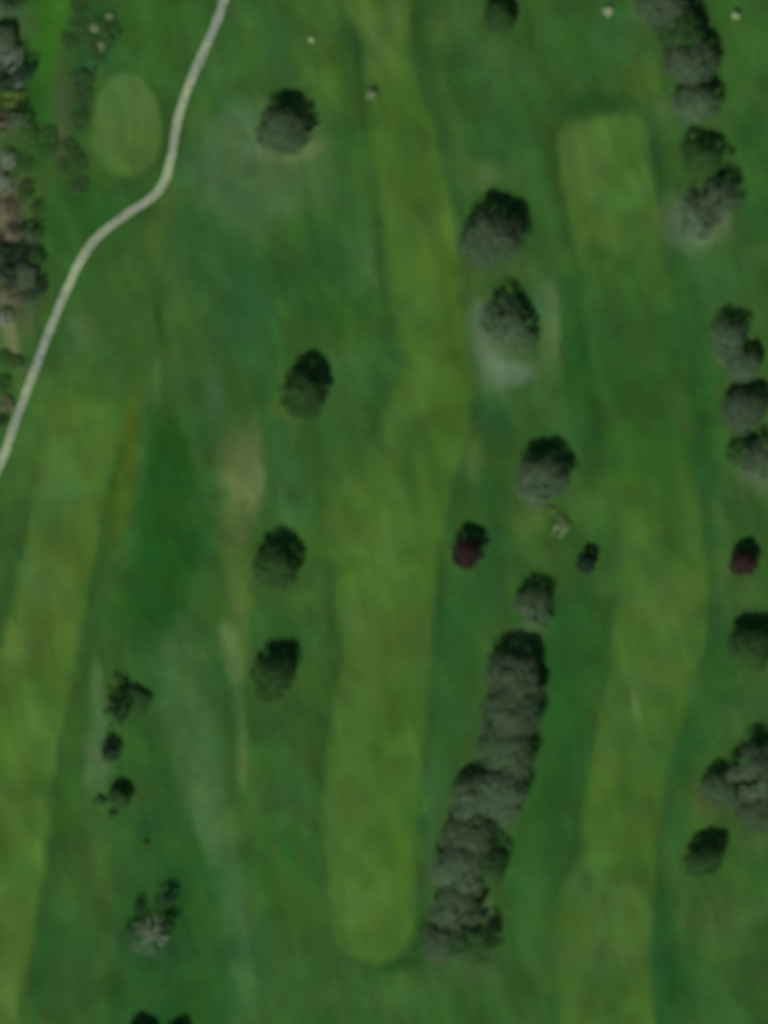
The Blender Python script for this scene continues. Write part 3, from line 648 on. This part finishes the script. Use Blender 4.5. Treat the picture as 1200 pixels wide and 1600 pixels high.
# pale bushes
plant(950, 18, 8, 'bush', 'pale', "small whitish bush left of the right hand tree line's top", G5)
plant(1149, 24, 6.5, 'bush', 'pale', "tiny whitish bush near the top right corner", G5, zs=1.6)
plant(486, 62, 4.6, 'bush', 'pale', "tiny whitish bush near the top, between path and middle fairway", G5, zs=.7)
plant(580, 146, 9, 'bush', 'cream', "pale squarish bush on the left edge of the middle fairway", G5, zs=1.2)
plant(876, 825, 15, 'sparse', 'cream', "pale bush below the broad grey tree, larger of the pair", "pale bushes in the avenue", zs=.5, name='bush')
plant(860, 798, 8, 'bush', 'lime', "small yellow green bush just above the larger pale bush", "pale bushes in the avenue", zs=.6)
plant(172, 28, 8, 'bush', 'cream', "cream bush highest of three by the dark scrub above the putting green", "cream bushes above the putting green", zs=.6)
plant(149, 44, 8, 'bush', 'cream', "cream bush leftmost of three above the putting green", "cream bushes above the putting green", zs=.6)
plant(159, 72, 9, 'bush', 'cream', "cream bush lowest of three above the putting green", "cream bushes above the putting green", zs=.6)
plant(495, 197, 4, 'bush', 'cream', "tiny cream bush at the right side of the wide brownish tree", None, zs=.7)
# scrub row between wood and putting green
G9 = "dark scrub row left of the putting green"
for (x_, y_, r_, l_) in [(124, 12, 12, "dark bush at the top of the scrub row, touching the top edge"),
    (122, 38, 10, "dark bush second down in the scrub row, left of the cream bushes"),
    (170, 50, 15, "dark bush right of the cream bushes"), (144, 66, 12, "dark bush wedged between the cream bushes"),
    (150, 88, 12, "dark bush above the putting green's top left"), (108, 66, 10, "dark bush at the grass clearing's right edge, near the top"),
    (131, 124, 14, "dark bush at the upper left rim of the putting green"), (129, 148, 13, "dark bush beside the putting green's left rim"),
    (122, 192, 13, "dark bush halfway down the putting green's left side"), (108, 232, 12, "dark bush lower left of the putting green"),
    (122, 256, 13, "dark bush below left of the putting green"), (76, 212, 12, "dark bush alone between wood and scrub row"),
    (126, 292, 12, "dark bush lowest of the scrub row above the path"), (98, 258, 9, "brown edged bush left of the lowest scrub"),
    (74, 236, 11, "dark bush below the lone one between wood and scrub row")]:
    plant(x_, y_, r_ * 1.4, 'sparse', 'scrub', l_, G9, zs=.28, name='bush')
# wood at the left edge
for (x_, y_, r_, k_, f_, z_, l_) in [
    (4, 14, 22, 'sparse', 'grey', 1, "grey tree in the top left corner"),
    (4, 62, 20, 'round', 'grey', 1, "grey tree at the left edge below the corner tree"),
    (20, 92, 20, 'sparse', 'mist', 1, "pale twiggy tree in the upper wood"),
    (40, 112, 17, 'round', 'dark', 1.2, "dark tree at the upper wood's right edge"),
    (8, 128, 17, 'round', 'dark', 1.2, "dark tree at the left edge of the upper wood"),
    (28, 126, 11, 'sparse', 'mist', 1, "small pale twiggy tree between the two dark ones"),
    (20, 154, 13, 'bush', 'lime', 1, "yellow green bush standing out in the upper wood"),
    (28, 186, 18, 'sparse', 'grey', 1.3, "grey tree just below the yellow green bush"),
    (8, 192, 20, 'sparse', 'brush', 1, "brownish tree at the left edge below the yellow green bush"),
    (46, 205, 11, 'bush', 'scrub', 1, "green bush right of the brownish edge tree"),
    (14, 250, 13, 'sparse', 'mist', 1, "pale twiggy tree midway down the left edge"),
    (34, 262, 13, 'bush', 'scrub', 1, "green bush beside the midway twiggy tree"),
    (10, 286, 14, 'sparse', 'mist', 1, "pale brownish twiggy tree above the lower wood"),
    (40, 300, 12, 'bush', 'scrub', 1, "green bush above the lower wood"),
    (58, 330, 10, 'bush', 'olive', 1, "olive bush at the lower wood's upper right"),
    (14, 330, 15, 'sparse', 'brush', 1, "brown twiggy tree at the top of the lower wood"),
    (50, 368, 16, 'sparse', 'grey', 1.2, "grey green tree at the lower wood's right edge, upper one"),
    (22, 366, 18, 'sparse', 'brush', 1, "brown tree near the top of the lower wood"),
    (4, 392, 20, 'sparse', 'dark', 1.1, "dark tree at the left edge of the lower wood, upper one"),
    (32, 398, 17, 'loose', 'dark', 1.2, "dark ragged tree in the heart of the lower wood"),
    (56, 402, 13, 'loose', 'scrub', 1, "green tree at the lower wood's right edge, middle one"),
    (10, 428, 19, 'sparse', 'dark', 1.1, "dark tree at the left edge of the lower wood, lower one"),
    (40, 430, 18, 'round', 'grey', 1, "blue grey tree low in the lower wood"),
    (60, 448, 11, 'bush', 'dark', 1, "dark bush at the lower wood's right edge near the path"),
    (18, 462, 16, 'sparse', 'brush', 1, "brownish tree at the foot of the lower wood"),
    (42, 468, 12, 'sparse', 'grey', 1, "small grey tree at the foot of the lower wood, nearer the path"),
    (6, 498, 14, 'sparse', 'mist', 1, "twiggy tree below the lower wood at the left edge"),
    (26, 566, 9, 'bush', 'scrub', 1, "green bush beside the path below the wood, upper one"),
    (6, 560, 9, 'bush', 'scrub', 1, "green bush at the left edge below the wood"),
    (4, 602, 11, 'bush', 'scrub', 1, "green bush at the left edge lower than the others"),
    (10, 634, 9, 'bush', 'brush', 1, "brown bush at the left edge close to the path"),
    (2, 656, 8, 'bush', 'dark', 1, "dark bush lowest at the left edge beside the path")]:
    if k_ == 'bush':      # low ragged scrub
        plant(x_, y_, r_ * 1.5, 'sparse', f_, l_, G4, zs=.45, name='bush')
    else:
        plant(x_, y_, r_ * 1.1, 'sparse' if f_ == 'dark' else k_, f_, l_, G4, zs=z_ * .85)
